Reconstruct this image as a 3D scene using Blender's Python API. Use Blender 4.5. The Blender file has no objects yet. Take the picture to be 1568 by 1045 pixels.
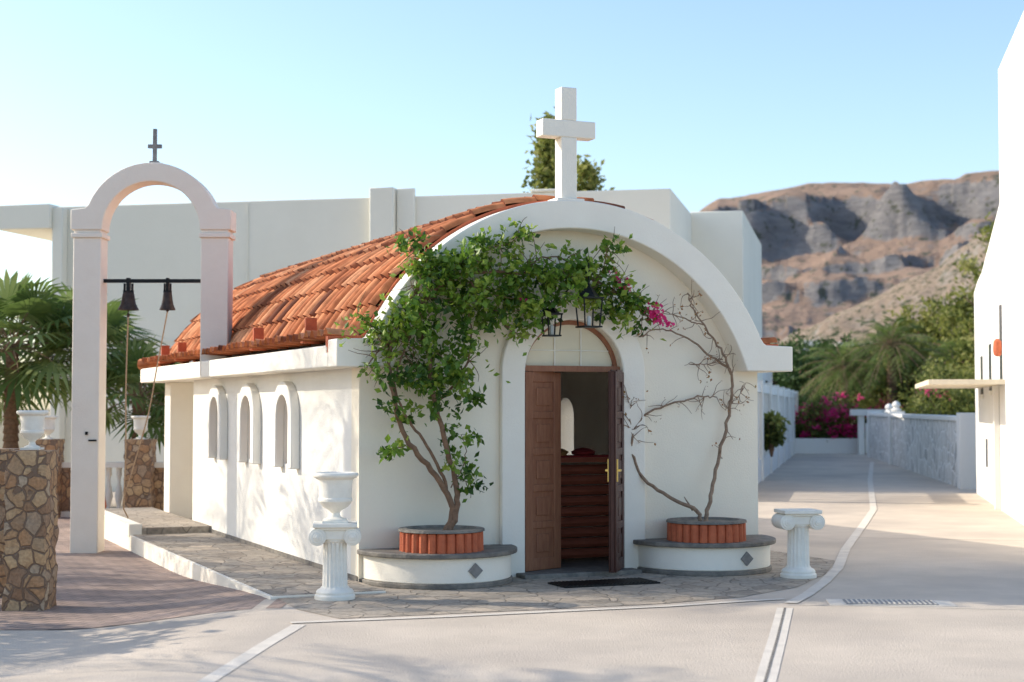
import bpy, math, random
import numpy as np
from mathutils import Vector, Matrix, noise
from mathutils.geometry import tessellate_polygon
random.seed(7); rng=np.random.default_rng(7)
sc=bpy.context.scene
# ------------------------------------------------------------------ materials
def nd(nt,t,**k):
    n=nt.nodes.new(t)
    for a,b in k.items(): setattr(n,a,b)
    return n
def base_mat(name):
    m=bpy.data.materials.new(name); m.use_nodes=True
    nt=m.node_tree; b=nt.nodes['Principled BSDF']; return m,nt,b
def M(name,c1,c2=None,scale=3,rough=.8,bump=.0,bscale=40,metal=0,detail=6,spec=.3,c3=None,s3=.6,stretch=None):
    m,nt,b=base_mat(name); L=nt.links.new
    b.inputs['Roughness'].default_value=rough; b.inputs['Metallic'].default_value=metal
    b.inputs['Specular IOR Level'].default_value=spec
    tc=nd(nt,'ShaderNodeTexCoord'); src=tc.outputs['Object']
    if stretch:
        mp=nd(nt,'ShaderNodeMapping'); mp.inputs['Scale'].default_value=stretch; L(src,mp.inputs[0]); src=mp.outputs[0]
    if c2 is None: c2=tuple(x*.86 for x in c1)
    n=nd(nt,'ShaderNodeTexNoise'); n.inputs['Scale'].default_value=scale; n.inputs['Detail'].default_value=detail
    n.inputs['Roughness'].default_value=.65
    L(src,n.inputs['Vector'])
    r=nd(nt,'ShaderNodeValToRGB'); L(n.outputs['Fac'],r.inputs[0])
    r.color_ramp.elements[0].position=.35; r.color_ramp.elements[1].position=.68
    r.color_ramp.elements[0].color=(*c2,1); r.color_ramp.elements[1].color=(*c1,1)
    out=r.outputs[0]
    if c3:
        n3=nd(nt,'ShaderNodeTexNoise'); n3.inputs['Scale'].default_value=s3; n3.inputs['Detail'].default_value=8
        L(src,n3.inputs['Vector'])
        r3=nd(nt,'ShaderNodeValToRGB'); L(n3.outputs['Fac'],r3.inputs[0]); r3.color_ramp.elements[0].position=.46; r3.color_ramp.elements[1].position=.70
        mx=nd(nt,'ShaderNodeMix',data_type='RGBA'); L(r3.outputs[0],mx.inputs[0]); L(out,mx.inputs[6]); mx.inputs[7].default_value=(*c3,1)
        out=mx.outputs[2]
    L(out,b.inputs['Base Color'])
    if bump:
        n2=nd(nt,'ShaderNodeTexNoise'); n2.inputs['Scale'].default_value=bscale; n2.inputs['Detail'].default_value=5
        L(src,n2.inputs['Vector'])
        bp=nd(nt,'ShaderNodeBump'); bp.inputs['Strength'].default_value=bump; bp.inputs['Distance'].default_value=.02
        L(n2.outputs['Fac'],bp.inputs['Height']); L(bp.outputs[0],b.inputs['Normal'])
    return m
def M_rnd(name,cols,rough=.6,trans=0.0,bump=0,spec=.3,noisy=0):
    """colour from per-face attribute rnd"""
    m,nt,b=base_mat(name); L=nt.links.new
    a=nd(nt,'ShaderNodeAttribute',attribute_name='rnd')
    r=nd(nt,'ShaderNodeValToRGB'); L(a.outputs['Fac'],r.inputs[0])
    el=r.color_ramp.elements
    while len(el)<len(cols): el.new(.5)
    for i,c in enumerate(cols):
        el[i].position=i/(len(cols)-1); el[i].color=(*c,1)
    out=r.outputs[0]
    if noisy:
        tc=nd(nt,'ShaderNodeTexCoord'); n=nd(nt,'ShaderNodeTexNoise'); n.inputs['Scale'].default_value=noisy; n.inputs['Detail'].default_value=6
        L(tc.outputs['Object'],n.inputs['Vector'])
        r2=nd(nt,'ShaderNodeValToRGB'); L(n.outputs['Fac'],r2.inputs[0]); r2.color_ramp.elements[0].position=.3; r2.color_ramp.elements[0].color=(.5,.46,.42,1); r2.color_ramp.elements[1].position=.6
        mx=nd(nt,'ShaderNodeMix',data_type='RGBA',blend_type='MULTIPLY'); mx.inputs[0].default_value=1; L(out,mx.inputs[6]); L(r2.outputs[0],mx.inputs[7]); out=mx.outputs[2]
    L(out,b.inputs['Base Color'])
    b.inputs['Roughness'].default_value=rough; b.inputs['Specular IOR Level'].default_value=spec
    if trans:
        t=nd(nt,'ShaderNodeBsdfTranslucent'); L(out,t.inputs[0])
        ms=nd(nt,'ShaderNodeMixShader'); ms.inputs[0].default_value=trans
        L(b.outputs[0],ms.inputs[1]); L(t.outputs[0],ms.inputs[2]); L(ms.outputs[0],nt.nodes['Material Output'].inputs[0])
    return m
def M_stone(name,cols,mortar,scale,width=.06,rough=.85,bumpd=.03,rand=1.0,stretch=(1,1,1)):
    m,nt,b=base_mat(name); L=nt.links.new
    tc=nd(nt,'ShaderNodeTexCoord')
    mp=nd(nt,'ShaderNodeMapping'); mp.inputs['Scale'].default_value=stretch; L(tc.outputs['Object'],mp.inputs[0])
    dn=nd(nt,'ShaderNodeTexNoise'); dn.inputs['Scale'].default_value=scale*1.3; L(mp.outputs[0],dn.inputs['Vector'])
    va=nd(nt,'ShaderNodeVectorMath',operation='MULTIPLY_ADD'); L(dn.outputs['Color'],va.inputs[0]); va.inputs[1].default_value=(.35/scale,)*3; L(mp.outputs[0],va.inputs[2])
    v1=nd(nt,'ShaderNodeTexVoronoi'); v1.inputs['Scale'].default_value=scale; v1.inputs['Randomness'].default_value=rand; L(va.outputs[0],v1.inputs['Vector'])
    v2=nd(nt,'ShaderNodeTexVoronoi',feature='DISTANCE_TO_EDGE'); v2.inputs['Scale'].default_value=scale; v2.inputs['Randomness'].default_value=rand; L(va.outputs[0],v2.inputs['Vector'])
    sp=nd(nt,'ShaderNodeSeparateColor'); L(v1.outputs['Color'],sp.inputs[0])
    r=nd(nt,'ShaderNodeValToRGB'); L(sp.outputs[0],r.inputs[0]); el=r.color_ramp.elements
    while len(el)<len(cols): el.new(.5)
    for i,c in enumerate(cols): el[i].position=i/(len(cols)-1); el[i].color=(*c,1)
    n=nd(nt,'ShaderNodeTexNoise'); n.inputs['Scale'].default_value=scale*5; n.inputs['Detail'].default_value=6; L(mp.outputs[0],n.inputs['Vector'])
    mu=nd(nt,'ShaderNodeMix',data_type='RGBA',blend_type='OVERLAY'); mu.inputs[0].default_value=.55; L(r.outputs[0],mu.inputs[6]); L(n.outputs['Fac'],mu.inputs[7])
    st=nd(nt,'ShaderNodeMapRange'); st.inputs[1].default_value=width*.5; st.inputs[2].default_value=width; L(v2.outputs['Distance'],st.inputs[0])
    mx=nd(nt,'ShaderNodeMix',data_type='RGBA'); L(st.outputs[0],mx.inputs[0]); mx.inputs[6].default_value=(*mortar,1); L(mu.outputs[2],mx.inputs[7])
    L(mx.outputs[2],b.inputs['Base Color']); b.inputs['Roughness'].default_value=rough
    ad=nd(nt,'ShaderNodeMath',operation='MULTIPLY_ADD'); L(n.outputs['Fac'],ad.inputs[0]); ad.inputs[1].default_value=.5; L(st.outputs[0],ad.inputs[2])
    bp=nd(nt,'ShaderNodeBump'); bp.inputs['Strength'].default_value=.8; bp.inputs['Distance'].default_value=bumpd; L(ad.outputs[0],bp.inputs['Height']); L(bp.outputs[0],b.inputs['Normal'])
    return m
def M_brick(name,c1,c2,mortar,bw,bh,rot=0):
    m,nt,b=base_mat(name); L=nt.links.new
    tc=nd(nt,'ShaderNodeTexCoord'); mp=nd(nt,'ShaderNodeMapping'); mp.inputs['Rotation'].default_value=(0,0,rot); L(tc.outputs['Object'],mp.inputs[0])
    br=nd(nt,'ShaderNodeTexBrick'); L(mp.outputs[0],br.inputs[0]); br.inputs['Scale'].default_value=1
    br.inputs['Brick Width'].default_value=bw; br.inputs['Row Height'].default_value=bh; br.inputs['Mortar Size'].default_value=.008
    br.inputs['Color1'].default_value=(*c1,1); br.inputs['Color2'].default_value=(*c2,1); br.inputs['Mortar'].default_value=(*mortar,1)
    n=nd(nt,'ShaderNodeTexNoise'); n.inputs['Scale'].default_value=1.7; n.inputs['Detail'].default_value=8; L(tc.outputs['Object'],n.inputs['Vector'])
    mu=nd(nt,'ShaderNodeMix',data_type='RGBA',blend_type='OVERLAY'); mu.inputs[0].default_value=.6; L(br.outputs[0],mu.inputs[6]); L(n.outputs['Fac'],mu.inputs[7])
    L(mu.outputs[2],b.inputs['Base Color']); b.inputs['Roughness'].default_value=.85
    bp=nd(nt,'ShaderNodeBump'); bp.inputs['Strength'].default_value=.5; bp.inputs['Distance'].default_value=.01; bp.invert=True
    L(br.outputs['Fac'],bp.inputs['Height']); L(bp.outputs[0],b.inputs['Normal'])
    return m
WALL=M('stucco_warm',(.92,.84,.68),(.90,.81,.65),1.6,.85,.25,60,c3=(.87,.78,.63),s3=1.1)
TRIM=M('stucco_white',(.92,.86,.74),(.89,.82,.70),2.5,.85,.2,60)
SIDEW=M('stucco_side',(.87,.84,.77),(.82,.79,.72),2.0,.85,.25,60)
HOTEL=M('stucco_hotel',(.78,.75,.65),(.74,.71,.61),.7,.9,.15,20)
WHITE2=M('stucco_far',(.85,.83,.78),(.80,.78,.73),.9,.9,.15,20)
PINK=M('stucco_bell',(.90,.81,.69),(.86,.76,.64),2.5,.85,.2,50)
PLAST=M('cast_stone_white',(.90,.86,.76),(.80,.75,.65),7,.6,.15,60)
SLATE=M('slate_dark',(.27,.24,.20),(.14,.13,.115),9,.7,.5,30)
TERRA=M('terracotta_pot',(.60,.16,.07),(.44,.11,.05),9,.7,.3,50)
SOIL=M('soil',(.10,.06,.035),(.05,.03,.02),20,.95,.6,30)
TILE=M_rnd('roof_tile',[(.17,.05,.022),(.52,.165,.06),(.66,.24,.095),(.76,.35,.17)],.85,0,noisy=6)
WOOD=M('door_wood',(.36,.16,.085),(.27,.11,.06),5,.5,.2,60,stretch=(6,6,1))
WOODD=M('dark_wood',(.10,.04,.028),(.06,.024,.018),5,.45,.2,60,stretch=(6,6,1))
PEW=M('pew_wood',(.42,.13,.075),(.30,.09,.05),5,.4,.1,60,stretch=(1,1,8))
METAL=M('black_iron',(.03,.03,.03),(.015,.015,.015),20,.45,.1,60,metal=.6)
BRONZE=M('bell_bronze',(.10,.07,.055),(.05,.035,.03),15,.5,.2,40,metal=.7)
BRASS=M('brass',(.75,.55,.18),None,20,.3,metal=1)
ROPE=M('rope',(.62,.42,.25),(.45,.28,.16),60,.9,.3,80)
BARK=M('bark',(.28,.165,.10),(.15,.09,.055),18,.9,.6,40)
GREYBARK=M('pale_bark',(.36,.25,.17),(.22,.145,.095),18,.9,.6,40)
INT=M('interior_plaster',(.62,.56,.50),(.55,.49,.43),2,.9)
GOLD=M('icon_gold',(.55,.36,.12),(.30,.14,.06),12,.5)
CLOTH=M('red_cloth',(.30,.03,.03),(.2,.02,.02),12,.9)
GLASS=M('lantern_glass',(.55,.55,.5),(.45,.45,.4),4,.1,spec=.8)
TYMP=M('fanlight_pane',(.78,.70,.52),(.72,.64,.46),3,.35,spec=.5)
STONEP=M_stone('rubble_stone',[(.42,.23,.115),(.56,.37,.20),(.30,.17,.095),(.50,.38,.26)],(.22,.14,.09),7.5,.07)
STONEW=M_stone('grey_rubble',[(.62,.59,.54),(.74,.71,.66),(.48,.46,.43)],(.86,.84,.80),2.6,.09)
FLAG=M_stone('flagstone',[(.29,.24,.185),(.41,.345,.27),(.33,.285,.23),(.48,.39,.295)],(.22,.185,.145),4.2,.035,bumpd=.010)
PAVER=M_brick('pavers',(.40,.285,.225),(.31,.22,.175),(.17,.135,.11),.2,.1,.4)
ROAD=M('road_concrete',(.64,.545,.44),(.54,.46,.37),1.6,.85,.35,60,detail=12,c3=(.45,.385,.32),s3=.45)
STRIP=M('pale_concrete',(.76,.69,.59),(.62,.56,.48),4,.85,.2,50)
EARTH=M('dry_earth',(.34,.26,.17),(.22,.19,.11),.05,.95,.3,1)
LEAF=M_rnd('vine_leaf',[(.03,.08,.010),(.08,.17,.018),(.18,.30,.03),(.36,.45,.07)],.42,.42,spec=.45)
PLEAF=M_rnd('palm_leaf',[(.07,.12,.03),(.16,.23,.06),(.32,.38,.13)],.5,.4)
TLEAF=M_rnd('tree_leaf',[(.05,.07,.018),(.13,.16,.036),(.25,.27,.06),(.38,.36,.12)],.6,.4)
DLEAF=M_rnd('cypress_leaf',[(.02,.05,.016),(.045,.09,.025),(.08,.13,.035)],.7,.2)
MAG=M_rnd('magenta_bract',[(.55,.02,.14),(.78,.05,.26),(.85,.14,.26)],.6,.4)
DRYLEAF=M_rnd('dry_leaf',[(.30,.13,.05),(.42,.22,.08),(.20,.20,.06)],.7,.3)
DARKWIN=M('dark_window',(.09,.10,.11),(.06,.065,.075),2,.15,spec=.6)
STEEL=M('grate_steel',(.30,.28,.26),(.20,.19,.18),14,.5,.2,50,metal=.3)
# ------------------------------------------------------------------ mesh builder
class MB:
    def __init__(s): s.v=[];s.f=[];s.m=[];s.r=[]
    def add(s,V,F,mi=0,r=None):
        o=len(s.v); s.v.extend([tuple(map(float,p)) for p in V])
        for i,f in enumerate(F):
            s.f.append(tuple(o+int(j) for j in f)); s.m.append(mi)
            s.r.append(random.random() if r is None else (r[i] if hasattr(r,'__len__') else r))
        return s
    def box(s,x0,x1,y0,y1,z0,z1,mi=0,M=None):
        V=[(x,y,z) for z in (z0,z1) for x,y in ((x0,y0),(x1,y0),(x1,y1),(x0,y1))]
        if M is not None: V=[M@Vector(p) for p in V]
        return s.add(V,[(3,2,1,0),(4,5,6,7),(0,1,5,4),(1,2,6,5),(2,3,7,6),(3,0,4,7)],mi)
    def lathe(s,cx,cy,prof,n=28,mi=0,flute=None,z0=0):
        V=[];F=[]
        for k,(r,z) in enumerate(prof):
            for i in range(n):
                a=2*math.pi*i/n; rr=r
                if flute and flute[0]<=z<=flute[1]: rr=r*(1-.09*(0.5+0.5*math.cos(a*flute[2])))
                V.append((cx+rr*math.cos(a),cy+rr*math.sin(a),z+z0))
        for k in range(len(prof)-1):
            for i in range(n):
                j=(i+1)%n; F.append((k*n+i,k*n+j,(k+1)*n+j,(k+1)*n+i))
        F.append(tuple(range(n))[::-1]); F.append(tuple((len(prof)-1)*n+i for i in range(n)))
        return s.add(V,F,mi)
    def tube(s,pts,r0,r1,n=7,sub=5,mi=0,jit=0):
        P=[Vector(p) for p in pts]; Q=[]
        if sub>1 and len(P)>2:
            E=[P[0]*2-P[1]]+P+[P[-1]*2-P[-2]]
            for i in range(1,len(E)-2):
                for k in range(sub):
                    t=k/sub; a,b,c,d=E[i-1],E[i],E[i+1],E[i+2]
                    Q.append(.5*((2*b)+(c-a)*t+(2*a-5*b+4*c-d)*t*t+(3*b-a-3*c+d)*t**3))
            Q.append(P[-1])
        else: Q=P
        if jit: Q=[q+Vector((random.gauss(0,jit),random.gauss(0,jit),random.gauss(0,jit))) if 0<i<len(Q)-1 else q for i,q in enumerate(Q)]
        V=[];F=[];N=len(Q)
        for i,q in enumerate(Q):
            d=(Q[min(i+1,N-1)]-Q[max(i-1,0)]).normalized()
            u=d.cross(Vector((.3,1,.2))).normalized(); w=d.cross(u); r=r0+(r1-r0)*i/(N-1)
            for k in range(n):
                a=2*math.pi*k/n; V.append(q+u*math.cos(a)*r+w*math.sin(a)*r)
        for i in range(N-1):
            for k in range(n): F.append((i*n+k,i*n+(k+1)%n,(i+1)*n+(k+1)%n,(i+1)*n+k))
        F.append(tuple(range(n))[::-1]); F.append(tuple((N-1)*n+k for k in range(n)))
        s.add(V,F,mi); return Q
    def extr(s,outer,a,b,plane='xz',holes=(),mi=0):
        def mp(p,h):
            if plane=='xz': return (p[0],h,p[1])
            if plane=='yz': return (h,p[0],p[1])
            return (p[0],p[1],h)
        loops=[list(outer)]+[list(h) for h in holes]; flat=[p for l in loops for p in l]; n=len(flat)
        V=[mp(p,a) for p in flat]+[mp(p,b) for p in flat]; F=[]
        if holes:
            T=tessellate_polygon([[Vector((p[0],p[1],0)) for p in l] for l in loops])
            for t in T: F.append(tuple(t)); F.append(tuple(i+n for i in t)[::-1])
        else:
            F.append(tuple(range(n))); F.append(tuple(range(n,2*n))[::-1])
        o=0
        for l in loops:
            k=len(l)
            for i in range(k): F.append((o+i,o+(i+1)%k,n+o+(i+1)%k,n+o+i))
            o+=k
        return s.add(V,F,mi)
    def build(s,name,mats,parent=None,smooth=35,bevel=0,recalc=True):
        me=bpy.data.meshes.new(name); me.from_pydata(s.v,[],s.f)
        if not isinstance(mats,(list,tuple)): mats=[mats]
        for m in mats: me.materials.append(m)
        me.polygons.foreach_set('material_index',s.m)
        if recalc:
            import bmesh
            bm=bmesh.new(); bm.from_mesh(me); bmesh.ops.recalc_face_normals(bm,faces=bm.faces); bm.to_mesh(me); bm.free()
        at=me.attributes.new('rnd','FLOAT','FACE'); at.data.foreach_set('value',s.r)
        if smooth:
            me.polygons.foreach_set('use_smooth',[True]*len(me.polygons))
            me.set_sharp_from_angle(angle=math.radians(smooth))
        me.update()
        o=bpy.data.objects.new(name,me); sc.collection.objects.link(o)
        if parent: o.parent=parent
        if bevel:
            b=o.modifiers.new('bevel','BEVEL'); b.width=bevel; b.segments=2; b.limit_method='ANGLE'; b.angle_limit=math.radians(50)
        return o
def root(name,loc=(0,0,0),rz=0):
    e=bpy.data.objects.new(name,None); e.location=loc; e.rotation_euler=(0,0,rz); e.empty_display_size=.3
    sc.collection.objects.link(e); return e
CH=((-1.44,14.78,0),math.atan2(.395,.919))
ST=((0,0,0),-math.radians(12.2))
def arc(cx,cz,r,a0,a1,n):
    return [(cx+r*math.cos(math.radians(a0+(a1-a0)*i/n)),cz+r*math.sin(math.radians(a0+(a1-a0)*i/n))) for i in range(n+1)]
# ------------------------------------------------------------------ leaves
def leaves(mb,C,size,mi=0,droop=0,aspect=.55,rb=None,flat=0):
    """C: Nx3; folded rhombic leaf-size faces"""
    C=np.asarray(C,float); N=len(C)
    d=rng.normal(size=(N,3)); d[:,2]=d[:,2]*(1-flat)-droop; d/=np.linalg.norm(d,axis=1)[:,None]
    e=rng.normal(size=(N,3)); w=np.cross(d,e); w/=np.linalg.norm(w,axis=1)[:,None]
    nn=np.cross(w,d)
    s=size*rng.uniform(.6,1.25,N)[:,None]
    A=C; B=C+d*s*.5+w*s*aspect*.5+nn*s*.08; T=C+d*s; D=C+d*s*.5-w*s*aspect*.5+nn*s*.08
    V=np.stack([A,B,T,D],1).reshape(-1,3); F=np.arange(4*N).reshape(-1,4)
    r=rng.random(N)*.75 if rb is None else np.clip(rb+rng.normal(0,.16,N),0,1)
    mb.add(V.tolist(),F.tolist(),mi,r.tolist())
def crown(mb,c,R,nclump,per,size,cr=.25,mi=0,shape=None):
    c=np.array(c,float); R=np.array(R,float)
    for _ in range(nclump):
        p=rng.normal(size=3); p/=np.linalg.norm(p); p*=rng.uniform(.45,1.08)
        if shape=='cone':
            h=rng.uniform(-1,1); rad=(1-h)/2*.95+.10; a=rng.uniform(0,6.28); q=rng.uniform(.4,1)*rad; p=np.array([math.cos(a)*q,math.sin(a)*q,h])
        cc=c+p*R; rr=cr*R.mean()*rng.uniform(.6,1.4)
        pts=cc+rng.normal(size=(per,3))*rr*np.array([.6,.6,.45])
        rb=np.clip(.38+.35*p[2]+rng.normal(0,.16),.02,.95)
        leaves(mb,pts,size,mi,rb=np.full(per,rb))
def tree(name,loc,h,R,nclump=60,per=70,size=.22,leaf=None,trunk=.16,shape=None,cr=.25):
    e=root(name,loc); mb=MB(); cz=h-R[2]
    if shape=='cone':
        mb.tube([(0,0,0),(0.03,0,h*.5),(0,0,h*.9)],trunk,.03,8,4)
    else:
        top=mb.tube([(0,0,-.1),(trunk*.6,.1,cz*.5),(-.1,0,cz),(.1,0,cz+R[2]*.4)],trunk,trunk*.45,9,5)
        for k in range(9):
            a=k*2.4; rr=rng.uniform(.5,.85); z0=cz*rng.uniform(.5,1)
            mb.tube([(0,0,z0),(math.cos(a)*R[0]*rr*.45,math.sin(a)*R[1]*rr*.45,z0+R[2]*.4),(math.cos(a)*R[0]*rr,math.sin(a)*R[1]*rr,cz+R[2]*rng.uniform(-.1,.55))],trunk*.4,.02,6,4)
    mb.build('trunk_and_limbs',BARK,e)
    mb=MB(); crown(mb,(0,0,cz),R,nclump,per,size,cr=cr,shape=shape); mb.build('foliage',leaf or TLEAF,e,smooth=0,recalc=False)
    return e
def frond_pinnate(mb,b,az,el,L,n=26):
    b=Vector(b); h=Vector((math.cos(az),math.sin(az),0)); side=Vector((-h.y,h.x,0)); pts=[]
    dr=random.uniform(.45,.8)
    for i in range(n+1):
        t=i/n; pts.append(b+h*(L*t*math.cos(el))+Vector((0,0,L*(t*math.sin(el)-dr*t*t*.9))))
    mb.tube(pts[::3],.018,.005,4,1)
    V=[];F=[];rb=random.uniform(.15,.9);r=[]
    for i in range(3,n+1):
        t=i/n; d=(pts[i]-pts[i-1]).normalized(); ll=L*.26*(math.sin(math.pi*min(1,t*.9+.12))**.6+.15)
        for sgn in (-1,1):
            q=(side*sgn*.85+d*.75+Vector((0,0,random.uniform(-.35,.1)))).normalized()
            p0=pts[i]; p1=p0+q*ll*.5+d*.012; p2=p0+q*ll+Vector((0,0,-.12*ll)); p3=p0+q*ll*.5-d*.02
            o=len(V); V+= [p0,p1,p2,p3]; F.append((o,o+1,o+2,o+3)); r.append(min(1,max(0,rb+random.gauss(0,.12))))
    mb.add(V,F,1,r)
def frond_fan(mb,b,az,el,Lp,Lf,n=20):
    b=Vector(b); h=Vector((math.cos(az)*math.cos(el),math.sin(az)*math.cos(el),math.sin(el)))
    side=Vector((-math.sin(az),math.cos(az),0)); c=b+h*Lp+Vector((0,0,-.12*Lp*Lp)); up=side.cross(h)*-1
    mb.tube([b,b+h*Lp*.55,c],.014,.009,4,2)
    V=[];F=[];r=[];rb=random.uniform(.1,.95); tilt=random.uniform(-.35,.35)
    f=(h+Vector((0,0,-.25))).normalized(); sd=(side+up*tilt).normalized()
    for i in range(n):
        a=math.radians(-125+250*i/(n-1)); q=(f*math.cos(a)+sd*math.sin(a)).normalized()
        l=Lf*(.72+.28*math.cos(a*.6))*random.uniform(.9,1.08); w=q.cross(up).normalized()*l*.055
        m=c+q*l*.55+up*.02; t=c+q*l+Vector((0,0,-.22*l)); o=len(V)
        V+=[c,m+w,t,m-w]; F.append((o,o+1,o+2,o+3)); r.append(min(1,max(0,rb+random.gauss(0,.1))))
    mb.add(V,F,1,r)
def palm(name,loc,h,n=34,kind='fan',L=1.2,trunk=.16):
    e=root(name,loc); mb=MB()
    prof=[(trunk*1.25,-.3)]
    k=max(3,int(h/.14))
    for i in range(k):
        z=h*i/k; prof+=[(trunk*(1.05-.15*i/k),z),(trunk*(.88-.12*i/k),z+h/k*.85)]
    prof.append((trunk*.6,h)); mb.lathe(0,0,prof,12); mb.build('trunk',BARK,e)
    mb=MB()
    for i in range(n):
        az=i*2.39996+random.uniform(-.2,.2); el=math.radians(80-110*(i/n)**.85)
        if kind=='fan': frond_fan(mb,(0,0,h),az,el,L*random.uniform(.5,.75),L*random.uniform(.5,.7))
        else: frond_pinnate(mb,(0,0,h),az,max(el,-.3),L*random.uniform(.85,1.1))
    mb.build('fronds',[GREYBARK,PLEAF],e,smooth=0,recalc=False); return e
# ------------------------------------------------------------------ ground
def gz(x): 
    t=min(1,max(0,(-1.9-x)/1.9)); return -.18*t*t*(3-2*t)
def sheet(name,rows,off,mat,step=.3):
    mb=MB(); n=28; V=[];F=[]
    for (y,x0,x1) in rows:
        for i in range(n+1):
            x=x0+(x1-x0)*i/n; V.append((x,y,gz(x)+off))
    for j in range(len(rows)-1):
        for i in range(n): a=j*(n+1)+i; F.append((a,a+1,a+n+2,a+n+1))
    mb.add(V,F); return mb.build(name,mat,None,smooth=0,recalc=False)
mb=MB(); mb.add([(-3000,-3000,-.35),(3000,-3000,-.35),(3000,3000,-.35),(-3000,3000,-.35)],[(0,1,2,3)]); mb.build('ground',EARTH,smooth=0,recalc=False)
xs=[-16,-9,-6,-4.2]+[-3.9+.1*i for i in range(22)]+[-1.5,0,4,8,16,24]
mb=MB(); V=[];F=[]; ys=[-12,2,8,12,20,34,62]
for y in ys:
    for x in xs: V.append((x,y,gz(x)))
n=len(xs)
for j in range(len(ys)-1):
    for i in range(n-1): a=j*n+i; F.append((a,a+1,a+n+1,a+n))
mb.add(V,F); mb.build('road',ROAD,smooth=0,recalc=False)
rows=[]
for i in range(24):
    y=13.0+i*.65; rows.append((y,-13,(-2.405-.43*(y-14.365)+.25) if y>13.7 else -1.9))
sheet('brick_pavement',rows,.004,PAVER)
def world_poly(pts,name,mat,z):
    mb=MB(); mb.add([(x,y,z) for x,y in pts],[tuple(range(len(pts)))]); return mb.build(name,mat,smooth=0,recalc=False)
apron=[(-2.05,13.7),(-1.75,12.9),(-1.35,12.35),(-.6,12.6),(.4,12.95),(1.3,13.3),(2.0,13.75),(2.62,14.5),(3.1,15.6),(3.5,17.0),(3.0,18.2),(2.4,19),(-2,26),(-6,24)]
world_poly(apron,'flagstone_apron',FLAG,.004)
tr=root('terrace',*CH); mb=MB()
mb.box(-1.05,0,-.8,10.5,-.3,.02,0); mb.box(-1.02,-.003,-.77,10.47,.02,.026,1)
mb.box(-1.06,-.9,6.3,10.6,.0,.16,0); mb.box(-.9,0,6.3,10.5,.02,.11,1)
mb.build('platform',[TRIM,FLAG],tr,bevel=.012)
def strip(name,pts,w,z=.009,mat=STRIP):
    mb=MB(); V=[];F=[]
    P=[Vector((x,y,0)) for x,y in pts]
    for i,p in enumerate(P):
        d=(P[min(i+1,len(P)-1)]-P[max(0,i-1)]).normalized(); nrm=Vector((-d.y,d.x,0))*w/2
        a,b=p+nrm,p-nrm; V+=[(a.x,a.y,gz(a.x)+z),(b.x,b.y,gz(b.x)+z)]
    for i in range(len(P)-1): F.append((2*i,2*i+1,2*i+3,2*i+2))
    mb.add(V,F); return mb.build(name,mat,smooth=0,recalc=False)
A1=[(-1.7,12.1),(-.6,12.42),(.4,12.78),(1.3,13.1),(2.0,13.45),(2.35,13.6)]
strip('kerb_strip',A1,.08,.0065)
strip('kerb_strip',[(2.35,13.3),(2.6,13.9),(2.95,14.9),(3.35,16.2),(3.9,18.4),(4.9,22),(5.86,25.5),(8.2,36),(11,48)],.11,.007)
strip('kerb_strip',[(2.25,13.0),(1.9,11.3),(1.5,9.4),(1.0,7)],.13,.0035)
strip('drain_joint',[(2.25,13.0),(1.9,11.3),(1.5,9.4),(1.0,7)],.018,.006,SLATE)
strip('kerb_strip',[(-1.62,12.0),(-1.72,11),(-1.85,9.4),(-2.0,7.5)],.11,.0035)
strip('expansion_joint',[(2.4,13.2),(4.2,12.9),(8,12.2)],.02,.003,STRIP)
strip('expansion_joint',[(4.4,20),(9,19)],.02,.003,SLATE)
strip('expansion_joint',[(5.6,27),(9,26.3)],.02,.003,SLATE)
e=root('drain_cover',(3.2,13.35,0),-.1); mb=MB(); mb.box(-.52,.52,-.2,.2,.0,.006,0); mb.box(-.38,.38,-.16,.16,.006,.010,1)
for i in range(18): mb.box(-.36+i*.042,-.345+i*.042,-.14,.14,.010,.014,0)
mb.build('grate',[STRIP,STEEL],e)
e=root('door_mat',*CH); mb=MB(); mb.box(1.62,2.6,-1.12,-.72,.006,.02)
for i in range(24): mb.box(1.64+i*.04,1.66+i*.04,-1.1,-.74,.02,.026)
mb.build('mat',METAL,e)
# ------------------------------------------------------------------ chapel
ch=root('chapel',*CH)
W=4.38; LW=7.5; CX=2.18; CZ=1.39; RO=2.31; RI=2.03
def zprof(d):
    t=d-.30; x=abs(CX-t); c=CZ+math.sqrt(max(0,RO*RO-x*x)) if x<RO else 0
    f=2.29+.03*min(d,.5)
    k=.10; h=max(0,k-abs(c-f))/k
    return max(c,f)+h*h*k*.25
a=arc(CX,CZ,2.2,20,160,40)
dc=2.22; dw=.54
outer=[(0,-.05),(dc-dw,-.05)]+[(dc-dw,1.99)]+arc(dc,1.99,dw,180,0,24)[1:-1]+[(dc+dw,1.99),(dc+dw,-.05),(W,-.05)]+[(W,2.2)]+[p for p in a if 0<p[0]<W and p[1]>2.2]+[(0,2.2)]
mb=MB(); mb.extr(outer,0,.24,'xz'); mb.build('front_wall',WALL,ch)
out=[]
n=70
for i in range(n+1):
    d=i/n*2.48; out.append((-.3+d,zprof(d)))
out2=[(2*CX-x,z) for x,z in out][::-1]
inner=[p for p in arc(CX,CZ,RI,18.4,161.6,48)]
xi=math.sqrt(RI**2-(2.03-CZ)**2)
outer=[(-.3,2.03)]+out+out2[1:]+[(2*CX+.3,2.03),(CX+xi,2.03)]+[p for p in inner if p[1]>2.035]+[(CX-xi,2.03)]
mb=MB(); mb.extr(outer,-.25,.03,'xz'); mb.build('arch_band',TRIM,ch,bevel=.012)
prof_top=out+out2[1:]
mort=[(x,z-.12) for x,z in prof_top]; mort2=[(x,z+.035) for x,z in prof_top][::-1]
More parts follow.
